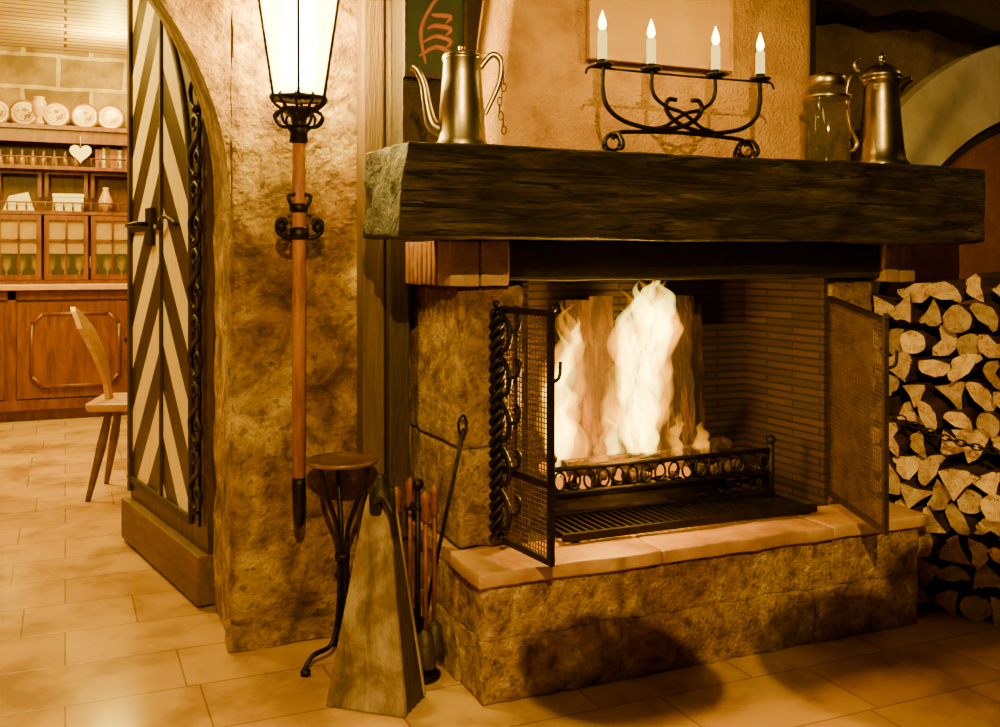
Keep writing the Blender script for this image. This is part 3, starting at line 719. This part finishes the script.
m=M(); m.tube([(.900,2.65,.006),(.951,2.425,.665)],.0055,8); m.tube([(.900,2.65,.04),(.885,2.645,.06),(.888,2.645,.085)],.004,6,curve=4)
m.tube([(.948,2.43,.64),(.962,2.43,.675),(.952,2.43,.70),(.938,2.43,.68),(.944,2.43,.65)],.004,6,curve=5)
m.done('poker',IRON,None,label='thin iron poker leaning against the stone pillar',cat='poker',group='fire irons by the hearth')

# ------------------------------------------------------------------ firewood stack
random.seed(11)
def logmesh(kind,idx):
    n=18; pts=[]
    if kind=='round':
        r=random.uniform(.040,.050)
        for i in range(n):
            a=2*pi*i/n; k=r*(1+.22*noise.noise(Vector((math.cos(a)*1.3+idx*7,math.sin(a)*1.3,0)))); pts.append((k*math.cos(a),k*math.sin(a)))
    elif kind=='half':
        r=random.uniform(.052,.062)
        pts=[(r*math.cos(a)*(1+.15*math.sin(3*a+idx)),r*math.sin(a)*random.uniform(.85,1)-.02) for a in [pi*i/11 for i in range(12)]]
        pts+=[(-r*.5,-.022+random.uniform(-.012,.008)),(0,-.02+random.uniform(-.014,.010)),(r*.5,-.024)]
    else:
        r=random.uniform(.088,.115); ang=random.uniform(.75,1.40)
        pts=[(0,0)]+[(r*.5,random.uniform(-.010,.008))]+[(r*math.cos(a)*random.uniform(.90,1.04),r*math.sin(a)*random.uniform(.95,1.03)) for a in [ang*i/6 for i in range(7)]]+[(r*.5*math.cos(ang)+.008,r*.5*math.sin(ang))]
        cx_=sum(p[0] for p in pts)/len(pts); cy_=sum(p[1] for p in pts)/len(pts); pts=[(a-cx_,b-cy_) for a,b in pts]
    k=len(pts); Ln=.30; vs=[];N=7; tilt=random.uniform(-.3,.3); tilt2=random.uniform(-.3,.3)
    for j in range(N):
        x=Ln*j/(N-1)
        for (a,b) in pts:
            jit=noise.noise_vector(Vector((x*8+idx*5,a*30,b*30)))*.004
            vs.append((x+jit.x+(tilt*a+tilt2*b if j==0 else 0),a+jit.y,b+jit.z))
    m=M(); fs=[]
    for j in range(N-1):
        for i in range(k): fs.append((j*k+i,j*k+(i+1)%k,(j+1)*k+(i+1)%k,(j+1)*k+i))
    m.add(vs,fs,0,False); m.add(vs[:k],[list(range(k))],1); m.add(vs[-k:],[list(range(k))],1)
    return m
protos=[]; kinds=['round','wedge','half','wedge','wedge','wedge','half','wedge','wedge','half','round','wedge','wedge','half']
for i,kd in enumerate(kinds):
    ob=logmesh(kd,i).done('firewood_log',[BARK,LOGEND],None,cat='log',group='stacked firewood beside the fireplace',origin=(0,0,0))
    ob['label']={'round':'round firewood log with cream sawn end in the stack','half':'half-split firewood log with cream sawn end in the stack','wedge':'wedge-split firewood log with cream sawn end in the stack'}[kd]
    protos.append(ob)
row=0; z=.050; used=[False]*len(kinds); nlog=0
while z<1.10:
    s=-.16-(.042 if row%2 else 0)
    while s<.62:
        topl=.955+.10*min(1,max(0,s/.30))+random.uniform(-.05,.05)
        if z<topl:
            dd=random.uniform(-.03,.04)
            X=2.435+.42*s+.906*dd; Y=2.47-.906*s+.42*dd
            if s<-.02: X=max(X,2.43); 
            i=random.randrange(len(kinds))
            loc=(X,Y,z+random.uniform(-.012,.012)); rot=(random.uniform(0,2*pi),random.uniform(-.04,.04),math.radians(27)+random.uniform(-.08,.08)); sc=random.uniform(.76,1.06)
            if not used[i]:
                o_=protos[i]; o_.location=loc; o_.rotation_euler=rot; used[i]=True
            else: o_=dup(protos[i],loc,rot)
            o_.scale=(1,sc,sc); nlog+=1
        s+=random.uniform(.076,.094)
    z+=.080; row+=1
m=M(); A=Vector((2.392,2.452,.635)); Bp=Vector((2.60,1.92,.56)); NL=26
for i in range(NL):
    t=i/(NL-1); p=A.lerp(Bp,t)+Vector((0,0,-.05*math.sin(pi*t)))
    d=(Bp-A).normalized(); T=Matrix.Translation(p)@Vector((1,0,0)).rotation_difference(d).to_matrix().to_4x4()@Matrix.Rotation((i%2)*pi/2,4,'X')
    m.tube([(.017*math.cos(a),.009*math.sin(a),0) for a in [2*pi*k/12 for k in range(12)]],.003,6,closed=True,T=T)
m.done('iron_chain',IRON,None,label='dark iron chain slung across the firewood stack',cat='chain')
# ------------------------------------------------------------------ far room
SB=thing('sideboard','brown wooden sideboard with panelled doors','sideboard',(-.15,7.8,0))
X0,X1=-1.3,.50
m=M(); m.box(X0,X1,7.62,8.03,.08,.90); m.box(X0+.03,X1-.03,7.66,8.0,0,.08); 
for x in (X0,-.36,X1-.05): m.box(x,x+.05,7.605,7.63,.08,.90)
m.box(X0,X1,7.605,7.63,.84,.90); m.box(X0,X1,7.60,7.63,.08,.15)
m.done('cabinet_body',OAKH,SB,world=True)
for a,b in ((-1.24,-.38),(-.30,.44)):
    m=M(); m.box(a,b,7.595,7.618,.16,.82)
    c=.09; q=[(a+c+.07,.24),(b-c-.07,.24),(b-c,.31),(b-c,.67),(b-c-.07,.74),(a+c+.07,.74),(a+c,.67),(a+c,.31)]
    m.prism(q,7.575,7.596)
    for i in range(8): m.tube([(q[i][0],7.58,q[i][1]),(q[(i+1)%8][0],7.58,q[(i+1)%8][1])],.014,6)
    d=m.done('cabinet_door',OAKH,SB,world=True)
    h=M(); h.ball((b-.04,7.575,.55),.016); h.done('knob',IRON,d,origin=(0,0,0),loc=(-((a+b)/2),-((7.559+7.618)/2),-.16))
M().box(X0-.02,X1+.02,7.56,8.03,.905,.945).done('countertop',OAK,None,label='golden wooden worktop on the sideboard',cat='countertop',bevel=.006)
H=thing('hutch','brown wooden plate hutch with shelves and glazed doors','hutch',(-.15,7.88,.946))
m=M()
for x in (X0,-.47,.47): m.box(x,x+.03,7.74,8.03,.946,2.055)
m.box(X0,X1,8.01,8.03,.946,2.055)
for z in (.947,1.435,1.755): m.box(X0,X1,7.74,8.01,z,z+.025)
m.box(X0-.02,X1+.02,7.71,8.04,2.035,2.065)
m.box(X0,X1,7.735,7.745,1.945,2.035)
m.done('hutch_body',OAKH,H,world=True)
m=M()
for z in (1.50,1.82):
    m.tube([(X0,7.745,z+.02),(X1,7.745,z+.02)],.006,6)
    for i in range(30):
        x=X0+.03+i*.06; m.lathe([(.004,0),(.008,.02),(.004,.04),(.007,.055)],(x,7.745,z-.037),8)
m.done('gallery_rail',OAKH,H,world=True)
for i,a in enumerate((-.44,-.135,.17)):
    m=M(); b=a+.285
    for x0,x1,z0,z1 in ((a,a+.03,.975,1.43),(b-.03,b,.975,1.43),(a+.03,b-.03,.975,1.01),(a+.03,b-.03,1.395,1.43),((a+b)/2-.006,(a+b)/2+.006,1.01,1.395),(a+.03,b-.03,1.25,1.262)): m.box(x0,x1,7.735,7.755,z0,z1)
    m.done('glazed_door',OAKH,H,world=True)
    q=M(); q.box(a+.03,b-.03,7.744,7.747,1.01,1.395); q.done('glass_pane',PANE,H,world=True)
    q=M(); q.prism([(a+.03,1.16),(b-.03,1.16),(b-.03,1.395),(a+.03,1.395)],7.762,7.768); q.done('backing',CERAM,H,world=True,label='cream curtain behind the glass')  # pale sheet added behind each pane so the glass looks bright
for i,a in enumerate((-.44,-.135,.17)):
    m=M(); b=a+.285
    for x0,x1,z0,z1 in ((a,a+.025,1.565,1.75),(b-.025,b,1.565,1.75),(a+.025,b-.025,1.73,1.75)): m.box(x0,x1,7.86,7.88,z0,z1)
    m.done('shelf_divider',OAKH,H,world=True)
gp=None
for i in range(9):
    x=-.38+.095*i
    if gp is None:
        gp=M().lathe([(.02,0),(.022,.004),(.005,.01),(.005,.06),(.03,.09),(.032,.15),(.028,.17)],n=16).done('goblet',CERAM,None,cat='goblet',label='pale stemmed goblet behind the hutch glass',group='goblets behind the hutch glass'); gp.location=(x,7.86,.973)
    else: dup(gp,(x,7.86,.973))
pp=None
for i,x in enumerate((-.45,-.27,-.061,.132,.307)):
    if pp is None:
        m=M(); m.lathe([(.045,0),(.05,.004),(.065,.010),(.098,.016),(.099,.019),(.066,.014),(.05,.010),(.01,.010)],n=40)
        ob=m.done('plate',PLATE,None,cat='plate',group='plates on top of the hutch',origin=(0,0,0)); pp=ob
        ob.location=(x,7.93,2.163); ob.rotation_euler=(math.radians(78),0,0)
    else: ob=dup(pp,(x,7.93,2.163))
    ob['label']='golden ceramic plate with brown rim leaning on the hutch top'
random.seed(4); x=.20
BKM=[nmat('book_%s'%n,[c,tuple(v*1.4 for v in c)],8,.6,0,0) for n,c in (('red',(.25,.04,.02)),('brown',(.15,.07,.03)),('cream',(.5,.35,.18)),('dark',(.05,.04,.03)))]
for i in range(9):
    t=random.uniform(.018,.03); h=random.uniform(.13,.17)
    m=M(); m.box(x,x+t*.12,7.80,7.92,1.781,1.781+h); m.box(x+t*.88,x+t,7.80,7.92,1.781,1.781+h); m.box(x,x+t,7.797,7.803,1.781,1.781+h); m.box(x+t*.12,x+t*.88,7.803,7.915,1.785,1.777+h,mi=1)
    m.done('book',[BKM[i%4],WHITE],None,label=['red','brown','cream','dark'][i%4]+' hardback book standing on the hutch shelf',cat='book',group='books on the hutch shelf'); x+=t+.002
bp=None
for i in range(8):
    x=-.42+i*.07
    if bp is None:
        bp=M().lathe([(.018,0),(.02,.01),(.02,.06),(.010,.08),(.007,.10),(.009,.115)],n=14).done('bottle',[nmat('brown_bottle',[(.2,.09,.03),(.4,.2,.08)],8,.2,0,0)],None,cat='bottle',label='small brown bottle on the hutch shelf',group='bottles on the hutch shelf'); bp.location=(x,7.85,1.781)
    else: dup(bp,(x,7.85,1.781))
m=M(); m.prism([(-.10,0),(.10,0),(.06,.13),(-.06,.10)],-.003,.003); m.prism([(-.10,0),(.10,0),(.06,.13),(-.06,.10)],.04,.046); m.done('card',WHITE,None,label='white folded card standing on the hutch shelf',cat='card',loc=(-.30,7.80,1.461))
m=M(); m.box(-.10,.10,-.05,.05,0,.10); m.box(-.104,.104,-.054,.054,.10,.125); m.done('box',WHITE,None,label='pale lidded box on the hutch shelf',cat='box',loc=(.02,7.82,1.461),bevel=.004)
m=M(); m.lathe([(.03,0),(.045,.03),(.05,.08),(.03,.13),(.018,.16),(.022,.18)],n=20); m.done('jug',OAK,None,label='small brown stoneware jug on the hutch shelf',cat='jug',loc=(.27,7.82,1.461))
hp=[]
for i in range(40):
    t=2*pi*i/40; hp.append((.0045*16*math.sin(t)**3,.0045*(13*math.cos(t)-5*math.cos(2*t)-2*math.cos(3*t)-math.cos(4*t))))
m=M(); m.prism(hp,-.01,.01); m.tube([(0,0,.045),(0,0,.12)],.002,5); m.done('heart_ornament',WHITE,None,label='white heart ornament hanging on the hutch',cat='ornament',loc=(.10,7.72,1.80))
m=M(); m.lathe([(.03,0),(.035,.02),(.02,.05),(.045,.09),(.05,.16),(.035,.19),(.04,.2)],n=20); m.done('vase',OAK,None,label='brown stoneware vase on the hutch top',cat='vase',loc=(-.17,7.78,2.066))
CH=thing('chair','golden wooden farmhouse chair with carved board back and splayed legs','chair',(.335,5.10,0),math.radians(-14))
st=[(-.21,-.18),(-.18,-.20),(.16,-.22),(.20,-.19),(.22,0),(.20,.19),(.16,.22),(-.18,.20),(-.21,.18)]
m=M(); k=len(st); m.add([(x,y,.412) for x,y in st]+[(x*1.03,y*1.03,.448) for x,y in st],[list(range(k))[::-1],[k+i for i in range(k)]]+[(i,(i+1)%k,(i+1)%k+k,i+k) for i in range(k)])
m.done('seat',OAK,CH,bevel=.008)
for sx in (-1,1):
    for sy in (-1,1):
        M().tube([(sx*.12,sy*.11,.42),(sx*.15,sy*.14,.25),(sx*.20,sy*.19,0)],[.015,.022,.012],10,curve=4).done('leg',KICK,CH,label='brown turned leg')
m=M(); vs=[];fs=[]
def halfw(b):
    pts=[(0,.06),(.08,.05),(.16,.10),(.27,.14),(.36,.15),(.40,.10),(.44,.06),(.46,.015)]
    for (a,wa),(c_,wc) in zip(pts,pts[1:]):
        if a<=b<=c_: return wa+(wc-wa)*(b-a)/(c_-a)
    return .015
NB=24
for i in range(NB):
    b=.46*i/(NB-1); hw=halfw(b)*.72; xo=-.155-.165*(b/.46)+.030*math.sin(b/.46*pi)
    for (y,xx) in ((-hw,0),(hw,0),(hw,.022),(-hw,.022)): vs.append((xo+xx,y,.44+b*.97))
for i in range(NB-1):
    for j in range(4): fs.append((i*4+j,i*4+(j+1)%4,(i+1)*4+(j+1)%4,(i+1)*4+j))
fs.append([0,1,2,3]); fs.append([(NB-1)*4+j for j in range(4)])
m.add(vs,fs); m.done('backrest',OAK,CH)

# ------------------------------------------------------------------ lights
def light(t,loc,e,col,size=.05,aim=None,nm='lamp',**kw):
    l=bpy.data.lights.new(nm,t); l.energy=e; l.color=col
    if t=='AREA': l.size=size
    else: l.shadow_soft_size=size
    for k,v in kw.items(): setattr(l,k,v)
    o=bpy.data.objects.new(nm,l); C.objects.link(o); o.location=loc
    if aim is not None: o.rotation_euler=(Vector(aim)-Vector(loc)).to_track_quat('-Z','Y').to_euler()
    return o
light('POINT',(1.46,2.52,.70),30,(1,.48,.05),.07,nm='fire_light')
for x in px: light('POINT',(KX+x,2.275,MZ+pz+.12),3.2,(1,.60,.08),.012,nm='candle_light')
light('POINT',(.591,2.74,1.78),165,(1,.67,.08),.06,nm='lantern_light')
LP=(-.2,-.7,2.3)
light('SPOT',LP,600,(1,.62,.12),.003,(1.45,2.4,.5),nm='room_light',spot_size=math.radians(62),spot_blend=.8)
LR=(3.6,.42,1.7)
light('SPOT',LR,60,(1,.60,.11),.008,(1.6,2.3,.4),nm='side_lamp',spot_size=math.radians(40),spot_blend=.7)
light('AREA',(-.5,.9,2.5),9,(1,.65,.11),.6,(-.8,2.2,0),nm='room_light')  # added soft fill aimed at the floor by the doorway
light('AREA',(-.3,6.3,2.6),200,(1,.70,.085),1.0,(-.2,6.9,0),nm='far_room_lamp')
light('POINT',(-.55,4.3,2.2),120,(1,.68,.10),.15,nm='far_room_lamp')
light('POINT',(.30,7.3,2.45),90,(1,.78,.11),.05,nm='far_room_lamp')
light('POINT',(3.3,2.2,2.2),5,(1,.66,.22),.05,nm='corner_fill')  # added fill light for the upper right corner, no fixture
HL=thing('shadow_discs','hung iron discs added to cast round shadows','lamp',(.05,-.4,1.9))  # unseen discs added to shade hearth front, floor and log bottoms
def disc(cfx,cfy,Rf,zd=1.95,P0=None,par=None,top=(.05,-.55)):
    P0=P0 or LP; par=par or HL
    f=(P0[2]-zd)/P0[2]
    x=P0[0]+f*(cfx-P0[0]); y=P0[1]+f*(cfy-P0[1]); r=Rf*f
    M().lathe([(r*.97,zd-.002),(r,zd),(r*.9,zd+.003),(.004,zd+.006)],(x,y,0),n=40).done('shadow_disc',IRON,par,world=True)  # disc added only to block light and throw a round shadow
    M().tube([(x,y,zd+.004),(x,y,zd+.05),(top[0],top[1],P0[2]+.1),(top[0],top[1],2.66)],.0015,6).done('hanger',IRON,par,world=True)
disc(1.34,2.285,.27); disc(2.14,2.04,.44); disc(2.78,2.20,.46,2.0)
HR=thing('shadow_discs','second set of hung iron discs added to cast round shadows','lamp',(3.5,.5,1.35))  # more unseen discs, added to block the side light at the same spots
disc(1.34,2.24,.24,1.45,LR,HR,(3.75,.3)); disc(2.20,1.95,.40,1.45,LR,HR,(3.75,.3))
wd=bpy.data.worlds.new('world'); bpy.context.scene.world=wd; wd.use_nodes=True
wd.node_tree.nodes['Background'].inputs[0].default_value=(.9,.6,.3,1); wd.node_tree.nodes['Background'].inputs[1].default_value=.02
# ------------------------------------------------------------------ camera
cam=bpy.data.cameras.new('camera'); co=bpy.data.objects.new('camera',cam); C.objects.link(co)
co.location=(0,0,1.1); co.rotation_euler=(pi/2,0,math.radians(-23.5)); cam.sensor_width=36; cam.lens=36; cam.shift_y=-.1015
cam.clip_start=.05
bpy.context.scene.camera=co
